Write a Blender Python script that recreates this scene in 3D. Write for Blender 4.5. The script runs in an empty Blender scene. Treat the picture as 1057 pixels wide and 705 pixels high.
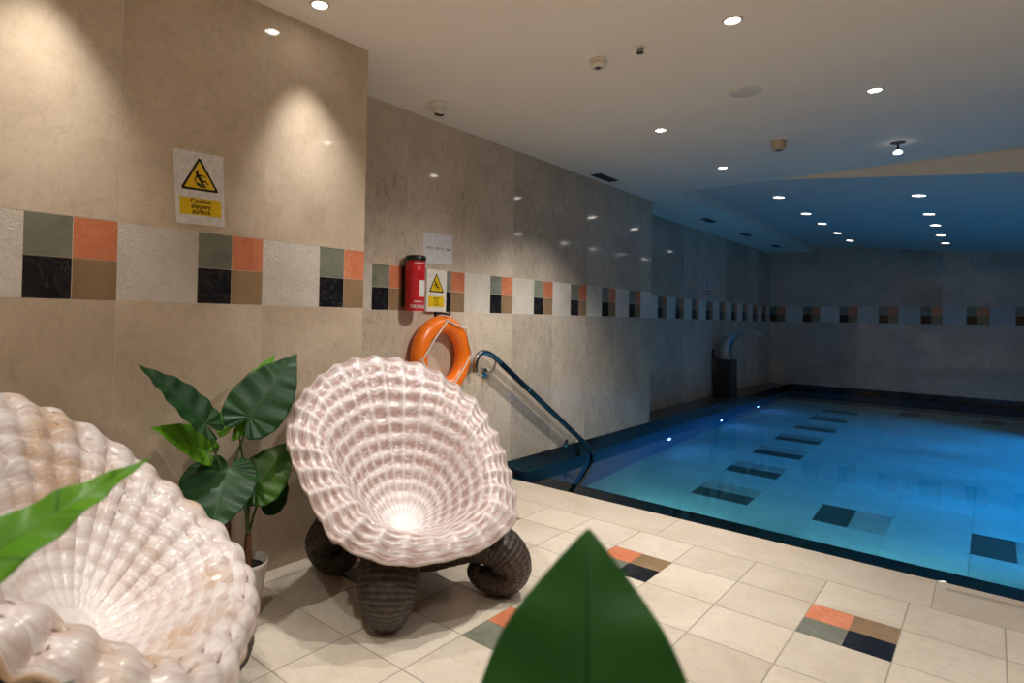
import bpy, bmesh, math, random
from mathutils import Vector, Matrix
from math import pi, sin, cos, radians as R
random.seed(7)
SC = bpy.context.scene
COL = SC.collection
V = Vector

# ------------------------------------------------------------------ materials
def newmat(name):
    m = bpy.data.materials.new(name); m.use_nodes = True
    nt = m.node_tree; nt.nodes.clear()
    out = nt.nodes.new('ShaderNodeOutputMaterial')
    b = nt.nodes.new('ShaderNodeBsdfPrincipled')
    nt.links.new(b.outputs[0], out.inputs[0])
    return m, nt, b, out
def N(nt, t, **kw):
    n = nt.nodes.new(t)
    for k, v in kw.items():
        if k in n.inputs.keys() if isinstance(k, str) else False: n.inputs[k].default_value = v
        else: setattr(n, k, v)
    return n
def L(nt, a, b): nt.links.new(a, b)
def noise(nt, scale, detail=4, rough=.55, vec=None, dist=0):
    n = nt.nodes.new('ShaderNodeTexNoise')
    n.inputs['Scale'].default_value = scale; n.inputs['Detail'].default_value = detail
    n.inputs['Roughness'].default_value = rough; n.inputs['Distortion'].default_value = dist
    if vec is not None: L(nt, vec, n.inputs['Vector'])
    return n.outputs['Fac']
def ramp(nt, fac, stops):
    r = nt.nodes.new('ShaderNodeValToRGB'); e = r.color_ramp.elements
    while len(e) < len(stops): e.new(.5)
    for el, (p, c) in zip(e, stops):
        el.position = p; el.color = (*c, 1) if len(c) == 3 else c
    L(nt, fac, r.inputs[0]); return r.outputs[0]
def mix(nt, fac, a, b, mode='MIX'):
    n = nt.nodes.new('ShaderNodeMix'); n.data_type = 'RGBA'; n.blend_type = mode
    for s, v in ((n.inputs[0], fac), (n.inputs[6], a), (n.inputs[7], b)):
        if isinstance(v, (int, float)): s.default_value = v
        elif isinstance(v, tuple): s.default_value = (*v, 1)
        else: L(nt, v, s)
    return n.outputs[2]
def math_(nt, op, a, b=0, c=None, clamp=False):
    n = nt.nodes.new('ShaderNodeMath'); n.operation = op; n.use_clamp = clamp
    for i, v in enumerate((a, b) if c is None else (a, b, c)):
        if isinstance(v, (int, float)): n.inputs[i].default_value = v
        else: L(nt, v, n.inputs[i])
    return n.outputs[0]
def bump(nt, h, b, strength=.3, dist=.01):
    n = nt.nodes.new('ShaderNodeBump'); n.inputs['Strength'].default_value = strength
    n.inputs['Distance'].default_value = dist
    L(nt, h, n.inputs['Height']); L(nt, n.outputs[0], b.inputs['Normal'])
def attr(nt, name):
    a = nt.nodes.new('ShaderNodeAttribute'); a.attribute_name = name; return a.outputs['Fac']
def objco(nt): return nt.nodes.new('ShaderNodeTexCoord').outputs['Object']
def sh(c, f): return tuple(x * f for x in c)

def plain(name, col, rough=.5, metal=0, bumps=0, scale=40, var=.12, spec=.5):
    m, nt, b, o = newmat(name); co = objco(nt)
    f = noise(nt, scale, 4, .6, co)
    L(nt, ramp(nt, f, [(.3, sh(col, 1 - var)), (.7, sh(col, 1 + var))]), b.inputs['Base Color'])
    b.inputs['Roughness'].default_value = rough; b.inputs['Metallic'].default_value = metal
    b.inputs['Specular IOR Level'].default_value = spec
    if bumps: bump(nt, f, b, bumps, .004)
    return m
def stone(name, dark, mid, light, rough=.1, scale=3, vein=None, rnd=.18, fleck=0):
    """polished stone, mottled, each slab with its own tone and its own piece of the pattern"""
    m, nt, b, o = newmat(name); co = objco(nt)
    rv = attr(nt, 'rnd')
    sc = nt.nodes.new('ShaderNodeVectorMath'); sc.operation = 'ADD'
    L(nt, co, sc.inputs[0])
    cmb = nt.nodes.new('ShaderNodeCombineXYZ')
    for i in range(3): L(nt, math_(nt, 'MULTIPLY', rv, 13.7 + i * 5.1), cmb.inputs[i])
    L(nt, cmb.outputs[0], sc.inputs[1]); co = sc.outputs[0]
    f1 = noise(nt, scale, 6, .6, co, .6)
    c = ramp(nt, f1, [(.28, dark), (.5, mid), (.72, light)])
    f2 = noise(nt, scale * 7, 5, .65, co, 1.2)
    c = mix(nt, ramp(nt, f2, [(.5, (0, 0, 0)), (.68, (.35, .35, .35))]), c, sh(dark, .8))
    f3 = noise(nt, scale * 26, 3, .6, co)
    c = mix(nt, ramp(nt, f3, [(.58, (0, 0, 0)), (.75, (.3, .3, .3))]), c, sh(dark, .75))
    if fleck:
        mp = nt.nodes.new('ShaderNodeMapping'); mp.inputs['Scale'].default_value = (1, 1, .42); L(nt, co, mp.inputs['Vector'])
        f5 = noise(nt, 26, 5, .62, mp.outputs[0], 1.0); f6 = noise(nt, 3.2, 3, .5, co)
        c = mix(nt, math_(nt, 'MULTIPLY', ramp(nt, f5, [(.53, (0, 0, 0)), (.64, (fleck,) * 3)]), ramp(nt, f6, [(.35, (.25, .25, .25)), (.6, (1, 1, 1))])), c, sh(dark, .62))
    if vein:
        f4 = noise(nt, scale * .9, 7, .55, co, 2.5)
        v = math_(nt, 'ABSOLUTE', math_(nt, 'SUBTRACT', f4, .5))
        c = mix(nt, ramp(nt, v, [(0, (.45, .45, .45)), (.012, (0, 0, 0))]), c, vein)
    t = math_(nt, 'MULTIPLY_ADD', rv, rnd, 1 - rnd / 2)
    tc = nt.nodes.new('ShaderNodeCombineColor')
    for i in range(3): L(nt, t, tc.inputs[i])
    c = mix(nt, 1.0, c, tc.outputs[0], 'MULTIPLY')
    L(nt, c, b.inputs['Base Color'])
    b.inputs['Roughness'].default_value = rough
    return m, nt, b, f2

MARBLE = stone('cream_marble', (.47, .375, .275), (.57, .465, .35), (.635, .535, .415), .07, 2.2, (.50, .39, .27), .12, .16)[0]
MARBLE2 = stone('greyed_cream_marble', (.45, .375, .295), (.55, .465, .37), (.62, .535, .435), .07, 2.2, (.40, .33, .25), .24, .5)[0]  # cream marble greyed for the lighting on these walls, with stronger flecks
_m = stone('bush_hammered_stone', (.56, .50, .42), (.65, .59, .51), (.71, .655, .58), .75, 4, None, .1)
bump(_m[1], noise(_m[1], 110, 4, .7, objco(_m[1])), _m[2], .9, .008); ROUGHT = _m[0]
GREEN = stone('green_stone', (.138, .148, .112), (.195, .203, .16), (.262, .268, .215), .2, 5)[0]
ORANGE = stone('red_orange_marble', (.50, .15, .07), (.60, .20, .10), (.66, .27, .15), .2, 7, (.68, .42, .30))[0]
BLACK = stone('black_marble', (.006, .006, .008), (.012, .012, .015), (.022, .022, .026), .09, 5, (.12, .11, .10))[0]
BROWN = stone('tan_brown_stone', (.235, .15, .08), (.29, .19, .105), (.34, .23, .135), .2, 5)[0]
GROUT = plain('pale_grout', (.68, .60, .50), .8)
FGROUT = plain('floor_grout', (.33, .29, .245), .85)
FTILE = stone('honed_limestone', (.51, .435, .345), (.595, .525, .435), (.65, .585, .495), .32, 2.5, (.66, .52, .36), .13)[0]
GRANITE = stone('dark_granite', (.010, .011, .012), (.022, .024, .026), (.05, .053, .056), .3, 14)[0]
PTILE = stone('pool_tile', (.50, .58, .56), (.58, .66, .64), (.64, .72, .70), .4, 2, None, .1)[0]
PGREEN = stone('pool_green_stone', (.05, .07, .06), (.075, .095, .085), (.10, .125, .11), .4, 5)[0]
PPINK = stone('pool_pink_stone', (.40, .34, .32), (.47, .42, .40), (.54, .50, .47), .4, 6)[0]
PTAN = stone('pool_tan_stone', (.38, .38, .34), (.44, .45, .41), (.50, .51, .47), .4, 5)[0]
PGROUT = plain('pool_grout', (.38, .45, .44), .8)
PWALL = plain('pool_wall_tile', (.07, .10, .17), .5, 0, 0, 6)
CEIL = plain('ceiling_paint', (.84, .785, .695), .75, 0, 0, 1.2, .015, .3)
WHITEP = plain('white_plastic', (.74, .70, .64), .35)
CREAMP = plain('aged_cream_plastic', (.60, .50, .36), .4)
GREYP = plain('dark_grille', (.035, .035, .038), .5)
BLACKP = plain('black_plastic', (.012, .012, .012), .35)
REDP = plain('red_plastic', (.55, .012, .02), .28)
PAPER = plain('laminated_paper', (.70, .68, .66), .22)
PAPERG = plain('laminated_bluish_paper', (.64, .62, .65), .2)
YELLOW = plain('sign_yellow', (.74, .50, .01), .3, var=.03)
SBLACK = plain('sign_black', (.012, .011, .010), .35)
GREYINK = plain('faded_grey_ink', (.06, .06, .065), .4)
WTEXT = plain('white_print', (.75, .70, .68), .4)
SRED = plain('sign_red', (.42, .012, .03), .4)
BUOY = plain('orange_lifebuoy_plastic', (.92, .20, .010), .32, 0, 0, 25, .06)
ROPE = plain('white_rope', (.68, .62, .54), .8, 0, .3, 300)
CHROME = plain('polished_steel', (.55, .54, .53), .12, 1, 0, 5, .03)
STEEL = plain('brushed_steel', (.40, .42, .43), .42, .75, 0, 30, .05)
RAILSL = plain('darkened_steel_tube', (.11, .125, .14), .22, 1, 0, 8, .05)  # chrome rail with the dark pool reflection put into its base colour
POT = plain('white_pot', (.66, .62, .57), .3, 0, 0, 8, .04)
SOIL = plain('dark_soil', (.012, .009, .007), .95, 0, 1, 60, .5)
TRUNK = plain('brown_trunk', (.13, .055, .022), .75, 0, .6, 50, .35)
PETIOLE = plain('green_petiole', (.045, .085, .018), .45, 0, 0, 30, .3)
TERRA = plain('grey_pot', (.2, .19, .18), .5)

def leafmat(name, c1, c2, vein, trans=.15, rough=.38, veins=.55):
    m, nt, b, o = newmat(name); co = objco(nt)
    uv = nt.nodes.new('ShaderNodeUVMap').outputs[0]
    sp = nt.nodes.new('ShaderNodeSeparateXYZ'); L(nt, uv, sp.inputs[0])
    f = noise(nt, 9, 3, .5, co)
    c = ramp(nt, f, [(.3, c1), (.7, c2)])
    mid = math_(nt, 'LESS_THAN', math_(nt, 'ABSOLUTE', sp.outputs[1]), .022)
    # side veins: thin lines at even steps along the midrib
    fr = math_(nt, 'ABSOLUTE', math_(nt, 'SUBTRACT', math_(nt, 'FRACT', math_(nt, 'MULTIPLY', sp.outputs[0], 8)), .5))
    sv = math_(nt, 'MULTIPLY', math_(nt, 'GREATER_THAN', fr, .47), veins)
    c = mix(nt, math_(nt, 'MAXIMUM', mid, sv), c, vein)
    L(nt, c, b.inputs['Base Color']); b.inputs['Roughness'].default_value = rough
    b.inputs['Specular IOR Level'].default_value = .25
    tr = nt.nodes.new('ShaderNodeBsdfTranslucent'); L(nt, c, tr.inputs[0])
    ms = nt.nodes.new('ShaderNodeMixShader'); ms.inputs[0].default_value = trans
    L(nt, b.outputs[0], ms.inputs[1]); L(nt, tr.outputs[0], ms.inputs[2]); L(nt, ms.outputs[0], o.inputs[0])
    return m
LEAF_D = leafmat('dark_leaf', (.007, .040, .010), (.014, .062, .014), (.025, .085, .028))
LEAF_M = leafmat('mid_leaf', (.035, .10, .010), (.06, .15, .018), (.05, .13, .02), .2)
LEAF_B = leafmat('bright_leaf', (.095, .29, .014), (.15, .37, .022), (.045, .15, .012), .3)
LEAF_F = leafmat('front_leaf', (.012, .062, .010), (.022, .09, .014), (.006, .032, .006), .12, .42, .12)

def shellmat(name, white, pink, tan, tan_amt, pink_amt, f0=.12, f1=.4):
    m, nt, b, o = newmat(name); co = objco(nt)
    uv = nt.nodes.new('ShaderNodeUVMap').outputs[0]
    sp = nt.nodes.new('ShaderNodeSeparateXYZ'); L(nt, uv, sp.inputs[0])
    n1 = noise(nt, 30, 4, .65, co); n2 = noise(nt, 5, 3, .5, co); n3 = noise(nt, 75, 3, .6, co)
    # antique paint: wash that follows the growth bands and the furrows between the ribs
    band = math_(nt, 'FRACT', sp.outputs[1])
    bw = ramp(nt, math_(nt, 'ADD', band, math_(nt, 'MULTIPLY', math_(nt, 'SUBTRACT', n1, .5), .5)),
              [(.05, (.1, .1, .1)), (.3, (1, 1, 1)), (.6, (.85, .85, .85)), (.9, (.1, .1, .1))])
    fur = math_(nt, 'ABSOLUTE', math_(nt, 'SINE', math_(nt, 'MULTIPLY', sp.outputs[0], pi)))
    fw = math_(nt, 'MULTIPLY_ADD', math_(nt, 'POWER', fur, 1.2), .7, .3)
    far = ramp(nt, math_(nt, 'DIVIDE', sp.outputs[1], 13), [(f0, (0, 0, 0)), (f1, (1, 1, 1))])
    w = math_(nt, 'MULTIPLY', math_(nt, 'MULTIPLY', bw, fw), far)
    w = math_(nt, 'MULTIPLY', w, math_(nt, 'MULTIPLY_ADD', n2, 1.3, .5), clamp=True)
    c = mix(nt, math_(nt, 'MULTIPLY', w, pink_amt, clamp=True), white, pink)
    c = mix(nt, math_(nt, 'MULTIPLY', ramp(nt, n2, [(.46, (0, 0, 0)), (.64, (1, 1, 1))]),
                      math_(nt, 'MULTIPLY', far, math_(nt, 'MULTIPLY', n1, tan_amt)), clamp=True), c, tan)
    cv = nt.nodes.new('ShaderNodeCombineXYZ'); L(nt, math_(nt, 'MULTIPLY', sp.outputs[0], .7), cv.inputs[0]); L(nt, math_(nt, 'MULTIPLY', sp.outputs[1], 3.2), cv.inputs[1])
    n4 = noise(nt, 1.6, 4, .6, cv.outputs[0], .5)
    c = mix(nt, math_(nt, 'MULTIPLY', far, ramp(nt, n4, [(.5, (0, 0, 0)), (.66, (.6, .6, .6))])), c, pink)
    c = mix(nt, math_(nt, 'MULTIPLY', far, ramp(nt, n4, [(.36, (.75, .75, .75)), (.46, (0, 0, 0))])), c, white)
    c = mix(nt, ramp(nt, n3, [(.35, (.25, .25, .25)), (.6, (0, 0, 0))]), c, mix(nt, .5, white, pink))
    # stained lip
    lip = ramp(nt, sp.outputs[1], [(0, (0, 0, 0)), (1, (1, 1, 1))])
    lipw = math_(nt, 'GREATER_THAN', sp.outputs[1], 12.82)
    c = mix(nt, math_(nt, 'MULTIPLY', lipw, .7), c, tan)
    L(nt, c, b.inputs['Base Color']); b.inputs['Roughness'].default_value = .34
    b.inputs['Specular IOR Level'].default_value = .5
    b.inputs['Coat Weight'].default_value = .35; b.inputs['Coat Roughness'].default_value = .22
    bump(nt, math_(nt, 'ADD', math_(nt, 'ADD', n1, math_(nt, 'MULTIPLY', n3, .5)), math_(nt, 'MULTIPLY', n4, 1.2)), b, .30, .008)
    return m
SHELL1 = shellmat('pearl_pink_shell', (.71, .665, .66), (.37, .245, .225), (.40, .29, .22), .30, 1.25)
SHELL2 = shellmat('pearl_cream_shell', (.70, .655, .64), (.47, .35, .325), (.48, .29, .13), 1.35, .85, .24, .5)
def legmat():
    m, nt, b, o = newmat('dark_brown_ribbed_leg'); co = objco(nt)
    uv = nt.nodes.new('ShaderNodeUVMap').outputs[0]
    sp = nt.nodes.new('ShaderNodeSeparateXYZ'); L(nt, uv, sp.inputs[0])
    f = noise(nt, 45, 4, .6, co)
    r = math_(nt, 'SINE', math_(nt, 'MULTIPLY', sp.outputs[1], 2 * pi * 62))
    h = math_(nt, 'MULTIPLY_ADD', r, .25, math_(nt, 'MULTIPLY', f, 1.0))
    L(nt, ramp(nt, h, [(.15, (.018, .012, .009)), (.55, (.043, .030, .023)), (.9, (.095, .066, .05))]), b.inputs['Base Color'])
    b.inputs['Roughness'].default_value = .5
    bump(nt, h, b, .45, .006)
    return m
LEGM = legmat()
def emis(name, col, s):
    m, nt, b, o = newmat(name)
    nz = noise(nt, 60, 2, .5, objco(nt))
    L(nt, ramp(nt, nz, [(0, sh(col, .95)), (1, col)]), b.inputs['Emission Color'])
    b.inputs['Base Color'].default_value = (.8, .8, .8, 1); b.inputs['Emission Strength'].default_value = s
    return m
LAMP = emis('lit_lamp_glass', (1, .95, .86), 22)
LAMPF = emis('lit_far_lamp_glass', (1, .90, .78), 9)
BULB = emis('lit_bulb_glass', (1, .96, .9), 2.5)
BLUELED = emis('blue_pool_lamp_glass', (.35, .5, 1), 30)
def watermat():
    m, nt, b, o = newmat('still_water'); nt.nodes.remove(b)
    g = nt.nodes.new('ShaderNodeBsdfRefraction'); g.inputs['IOR'].default_value = 1.33
    g.inputs['Roughness'].default_value = 0; g.inputs['Color'].default_value = (.48, .91, 1, 1)
    gl = nt.nodes.new('ShaderNodeBsdfGlossy'); gl.inputs['Roughness'].default_value = 0
    fr = nt.nodes.new('ShaderNodeFresnel'); fr.inputs['IOR'].default_value = 1.33
    f = noise(nt, 2.2, 2, .5, objco(nt))
    n = nt.nodes.new('ShaderNodeBump'); n.inputs['Strength'].default_value = .05; n.inputs['Distance'].default_value = .02
    L(nt, f, n.inputs['Height']); 
    for q in (g, gl, fr): L(nt, n.outputs[0], q.inputs['Normal'])
    ms = nt.nodes.new('ShaderNodeMixShader'); L(nt, fr.outputs[0], ms.inputs[0]); L(nt, g.outputs[0], ms.inputs[1]); L(nt, gl.outputs[0], ms.inputs[2])
    L(nt, ms.outputs[0], o.inputs[0]); return m
WATER = watermat()

# ------------------------------------------------------------------ mesh helpers
class MB:
    def __init__(s): s.v = []; s.f = []; s.m = []; s.uv = []; s.r = []; s.mats = []; s.sm = []
    def mi(s, m):
        if m not in s.mats: s.mats.append(m)
        return s.mats.index(m)
    def face(s, idx, m, uv=None, rnd=0, smooth=False):
        s.f.append(tuple(idx)); s.m.append(s.mi(m)); s.uv.append(uv or [(0, 0)] * len(idx)); s.r.append(rnd); s.sm.append(smooth)
    def quad(s, a, b, c, d, m, rnd=0):
        i = len(s.v); s.v += [V(a), V(b), V(c), V(d)]; s.face((i, i + 1, i + 2, i + 3), m, None, rnd)
    def box(s, x0, x1, y0, y1, z0, z1, m, rnd=0):
        i = len(s.v); s.v += [V((x, y, z)) for z in (z0, z1) for y in (y0, y1) for x in (x0, x1)]
        for f in ((0, 2, 3, 1), (4, 5, 7, 6), (0, 1, 5, 4), (2, 6, 7, 3), (0, 4, 6, 2), (1, 3, 7, 5)):
            s.face([i + k for k in f], m, None, rnd)
    def grid(s, P, m, closed_u=False, closed_v=False, UV=None, smooth=True, rnd=0, flip=False):
        nu, nv = len(P), len(P[0]); b = len(s.v)
        for row in P: s.v += [V(p) for p in row]
        for i in range(nu if closed_u else nu - 1):
            for j in range(nv if closed_v else nv - 1):
                i2, j2 = (i + 1) % nu, (j + 1) % nv
                idx = [b + i * nv + j, b + i2 * nv + j, b + i2 * nv + j2, b + i * nv + j2]
                uv = None
                if UV: uv = [UV(i, j), UV(i + 1, j), UV(i + 1, j + 1), UV(i, j + 1)]
                if flip: idx.reverse(); uv = uv[::-1] if uv else None
                s.face(idx, m, uv, rnd, smooth)
    def cap(s, ring, m, smooth=False, rnd=0):
        b = len(s.v); s.v += [V(p) for p in ring]; s.face(range(b, b + len(ring)), m, None, rnd, smooth)
    def lathe(s, c, prof, m, n=32, axis=V((0, 0, 1)), smooth=True, capb=True, capt=True):
        """prof: (radius, height) from bottom to top along axis"""
        c = V(c); ax = axis.normalized(); e1 = ax.orthogonal().normalized(); e2 = ax.cross(e1)
        P = [[c + ax * h + (e1 * cos(2 * pi * k / n) + e2 * sin(2 * pi * k / n)) * r for k in range(n)] for r, h in prof]
        s.grid(P, m, False, True, None, smooth, 0, True)
        if capb: s.cap(P[0][::-1], m)
        if capt: s.cap(P[-1], m)
    def tube(s, pts, rad, m, n=12, closed=False, caps=True, mod=None, ell=None, smooth=True):
        pts = [V(p) for p in pts]; k = len(pts)
        rad = rad if isinstance(rad, (list, tuple)) else [rad] * k
        T = [((pts[(i + 1) % k] if closed or i < k - 1 else pts[i]) - (pts[i - 1] if closed or i > 0 else pts[i])).normalized() for i in range(k)]
        u = T[0].orthogonal().normalized() if ell is None else (V(ell) - T[0] * V(ell).dot(T[0])).normalized()
        P = []
        for i in range(k):
            u = (u - T[i] * u.dot(T[i])).normalized(); w = T[i].cross(u)
            ring = []
            for j in range(n):
                a = 2 * pi * j / n; r = rad[i] * (mod(i / (k - 1), a) if mod else 1)
                ring.append(pts[i] + u * cos(a) * r * (1.0 if ell is None else 1.55 - .55 * i / (k - 1)) + w * sin(a) * r)
            P.append(ring)
        s.grid(P, m, closed, True, lambda i, j: (j / n, i / (k - 1)), smooth)
        if caps and not closed: s.cap(P[0][::-1], m, smooth); s.cap(P[-1], m, smooth)
    def poly_prism(s, pts, fr, d0, d1, m):
        """2D polygon (ccw) in frame fr(p,q,d)->3D, from depth d0 to d1"""
        b = len(s.v); n = len(pts)
        s.v += [V(fr(p, q, d0)) for p, q in pts] + [V(fr(p, q, d1)) for p, q in pts]
        s.face([b + n + i for i in range(n)], m); s.face([b + i for i in range(n)][::-1], m)
        for i in range(n): s.face((b + i, b + (i + 1) % n, b + n + (i + 1) % n, b + n + i), m)
    def build(s, name, parent=None, origin=(0, 0, 0)):
        me = bpy.data.meshes.new(name); o = V(origin)
        me.from_pydata([v - o for v in s.v], [], s.f)
        for m in s.mats: me.materials.append(m)
        me.polygons.foreach_set('material_index', s.m); me.polygons.foreach_set('use_smooth', s.sm)
        ul = me.uv_layers.new(name='UVMap'); flat = [c for uv in s.uv for p in uv for c in p]; ul.data.foreach_set('uv', flat)
        a = me.attributes.new('rnd', 'FLOAT', 'FACE'); a.data.foreach_set('value', s.r)
        me.update()
        ob = bpy.data.objects.new(name, me); COL.objects.link(ob); ob.location = o
        if parent is not None:
            ob.parent = parent; ob.matrix_parent_inverse = Matrix.Identity(4); ob.location = o - parent.location if parent.rotation_euler.z == 0 else o
        return ob
def weld(ob, bev=0, seg=2):
    bm = bmesh.new(); bm.from_mesh(ob.data); bmesh.ops.remove_doubles(bm, verts=bm.verts, dist=1e-5)
    bm.to_mesh(ob.data); bm.free()
    if bev:
        m = ob.modifiers.new('bevel', 'BEVEL'); m.width = bev; m.segments = seg; m.limit_method = 'ANGLE'
    return ob
def thing(name, label, cat, loc=(0, 0, 0), group=None, rz=0):
    o = bpy.data.objects.new(name, None); COL.objects.link(o); o.location = loc; o.rotation_euler.z = rz
    o.empty_display_size = .1
    return tag(o, label, cat, group)
def tag(o, label, cat, group=None):
    o['label'] = label; o['category'] = cat
    if group: o['group'] = group
    return o
def struct(o): o['kind'] = 'structure'; return o
def bez(pts, n=10):
    """smooth open Catmull-Rom through points"""
    P = [V(p) for p in pts]; P = [P[0] * 2 - P[1]] + P + [P[-1] * 2 - P[-2]]; o = []
    for i in range(1, len(P) - 2):
        a, b, c, d = P[i - 1:i + 3]
        for k in range(n):
            t = k / n; o.append(.5 * (2 * b + (c - a) * t + (2 * a - 5 * b + 4 * c - d) * t * t + (3 * b - a - 3 * c + d) * t ** 3))
    o.append(P[-2]); return o
def closed_cr(pts, n):
    K = len(pts); o = []
    for i in range(K):
        a, b, c, d = (V(pts[(i + q) % K]) for q in (-1, 0, 1, 2))
        for k in range(n):
            t = k / n; o.append(.5 * (2 * b + (c - a) * t + (2 * a - 5 * b + 4 * c - d) * t * t + (3 * b - a - 3 * c + d) * t ** 3))
    return o

# ------------------------------------------------------------------ the room
PX = .503            # face of the protruding left wall
PE = 2.02            # where it ends
ZB, ZT = 1.2226, 1.5226   # mosaic band
ZC = 2.59
FY = 13.19; EY = 3.59; ZW = -.125; ZF = -1.30; RX = 5.23; WX = 7.0; BY = -2.6
TILT = lambda x: 2.592 - .105 * (x - 1.346)
rr = lambda: random.random()

def tiled(mb, fr, rects, g=.0022, lift=.0008):
    """rects (u0,u1,v0,v1,mat): slabs set proud of a grout bed; fr(u,v,d)->3D, d out of the wall"""
    for (u0, u1, v0, v1, m) in rects:
        r = rr(); h = g / 2
        a, b, c, d = fr(u0 + h, v0 + h, lift), fr(u1 - h, v0 + h, lift), fr(u1 - h, v1 - h, lift), fr(u0 + h, v1 - h, lift)
        mb.quad(a, b, c, d, m, r)
        a2, b2, c2, d2 = fr(u0 + h, v0 + h, 0), fr(u1 - h, v0 + h, 0), fr(u1 - h, v1 - h, 0), fr(u0 + h, v1 - h, 0)
        for p, q, p2, q2 in ((a, b, a2, b2), (b, c, b2, c2), (c, d, c2, d2), (d, a, d2, a2)): mb.quad(p2, q2, q, p, m, r)
def wall_rects(u_lo, u_hi, edges, per, mw, marble, ztop, zlo=0, wide=1):
    """edges: right edge of the first mosaic; slabs of one period, mosaic at the right end of each"""
    out = []; k = 0; zm = (ZB + ZT) / 2
    while edges + (k - 1) * per < u_hi:
        r = edges + k * per; l = r - per
        a, b = max(l, u_lo), min(r, u_hi)
        if b > a + .005:
            out.append((a, b, zlo, ZB, marble))
            if wide == 1: out.append((a, b, ZT, ztop, marble))
            b2 = min(r - mw, u_hi)
            if b2 > a + .005: out.append((a, b2, ZB, ZT, ROUGHT))
            for (p, q, lo, hi, m) in ((r - mw, r - mw / 2, zm, ZT, GREEN), (r - mw / 2, r, zm, ZT, ORANGE), (r - mw, r - mw / 2, ZB, zm, BLACK), (r - mw / 2, r, ZB, zm, BROWN)):
                p, q = max(p, u_lo), min(q, u_hi)
                if q > p + .005: out.append((p, q, lo, hi, m))
        k += 1
    if wide > 1:
        k = 0
        while edges + (k - wide) * per < u_hi:
            a, b = max(edges + (k - wide) * per, u_lo), min(edges + k * per, u_hi)
            if b > a + .005: out.append((a, b, ZT, ztop, marble))
            k += wide
    return out

# protruding wall by the chairs
mb = MB(); mb.box(-.25, PX - .0008, BY - .1, PE - .0008, -.05, ZC, GROUT)
tiled(mb, lambda u, v, d: (PX - .0008 + d, u, v), wall_rects(BY, PE, .8267 - 6 * .6061, .6061, .298, MARBLE, ZC))
tiled(mb, lambda u, v, d: (u, PE - .0008 + d, v), [(0, PX, 0, ZB, MARBLE), (0, PX, ZB, ZT, ROUGHT), (0, PX, ZT, ZC, MARBLE)])
struct(mb.build('wall_left'))
# set-back wall with the rescue gear
mb = MB(); mb.box(-.37, -.0008, PE - .3, 6.7212, -.02, ZC, GROUT)
tiled(mb, lambda u, v, d: (-.0008 + d, u, v), wall_rects(PE, 6.722, 2.7956, .6088, .298, MARBLE2, ZC))
tiled(mb, lambda u, v, d: (u, 6.7212 + d, v), [(-.37, 0, 0, ZB, MARBLE2), (-.37, 0, ZB, ZT, ROUGHT), (-.37, 0, ZT, ZC, MARBLE2)])
struct(mb.build('wall_left_recess'))
# far left wall behind the ledge
mb = MB(); mb.box(-.6, -.3708, 6.6, FY + .1, -.02, 2.9, GROUT)
tiled(mb, lambda u, v, d: (-.3708 + d, u, v), wall_rects(6.722, FY, 8.0662 - .6088, .6088, .298, MARBLE2, 2.9))
struct(mb.build('wall_left_poolside'))
# end wall
mb = MB(); mb.box(-.6, WX + .1, FY + .0025, FY + .15, -1.5, 2.9, GROUT)
tiled(mb, lambda u, v, d: (u, FY + .0025 - d, v), wall_rects(-.37, WX, -.0903, .6088, .298, MARBLE2, 2.9, .008))
struct(mb.build('wall_far'))
# right and back walls, outside the picture
mb = MB(); mb.box(WX + .0025, WX + .15, BY - .1, FY + .1, -.05, 2.9, GROUT)
tiled(mb, lambda u, v, d: (WX + .0025 - d, u, v), wall_rects(BY, FY, .1 + BY, .6088, .298, MARBLE2, 2.75))
struct(mb.build('wall_right'))
mb = MB(); mb.box(-.3, WX + .1, BY - .15, BY - .0025, -.05, 2.9, GROUT)
tiled(mb, lambda u, v, d: (u, BY - .0025 + d, v), wall_rects(PX, WX, .9, .6088, .298, MARBLE, 2.75))
struct(mb.build('wall_back'))

# floor of square tiles with four-coloured mosaics
mb = MB(); mb.box(-.2, WX, BY - .05, EY - .012, -.12, -.0015, FGROUT)
TX, TY = .3028, .3045
rects = []
for i in range(-5, 19):
    for j in range(-15, 5):
        x0, y0 = 1.514 + i * TX, 1.70 + j * TY
        x1, y1 = x0 + TX, y0 + TY
        if x1 < 0 or x0 > WX or y1 < BY: continue
        x0c, x1c = max(x0, -.05), min(x1, WX)
        if i % 3 == 0 and j % 3 == 0 and x0 > 0:
            xm, ym = (x0 + x1) / 2, (y0 + y1) / 2
            for q in ((x0, xm, ym, y1, ORANGE), (xm, x1, ym, y1, BROWN), (x0, xm, y0, ym, GREEN), (xm, x1, y0, ym, BLACK)):
                rects.append((*q, .0012))
        else: rects.append((x0c, x1c, max(y0, BY), y1, FTILE, .0055))
COPE, _nt, _b, _f = stone('coping_limestone', (.49, .41, .325), (.56, .485, .40), (.61, .54, .455), .3, 2.5, (.62, .48, .34), .1)
_sp = _nt.nodes.new('ShaderNodeSeparateXYZ'); L(_nt, objco(_nt), _sp.inputs[0])
_wob = math_(_nt, 'MULTIPLY', noise(_nt, 6, 3, .5, objco(_nt)), .03)
_d = math_(_nt, 'ABSOLUTE', math_(_nt, 'SUBTRACT', math_(_nt, 'ADD', _sp.outputs[1], _wob), 3.525))
_st = math_(_nt, 'MULTIPLY', math_(_nt, 'LESS_THAN', _d, .022), math_(_nt, 'GREATER_THAN', _sp.outputs[0], 2.83))
_old = _b.inputs['Base Color'].links[0].from_socket
L(_nt, mix(_nt, math_(_nt, 'MULTIPLY', _st, .55), _old, (.30, .22, .14)), _b.inputs['Base Color'])
k = -3
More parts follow.
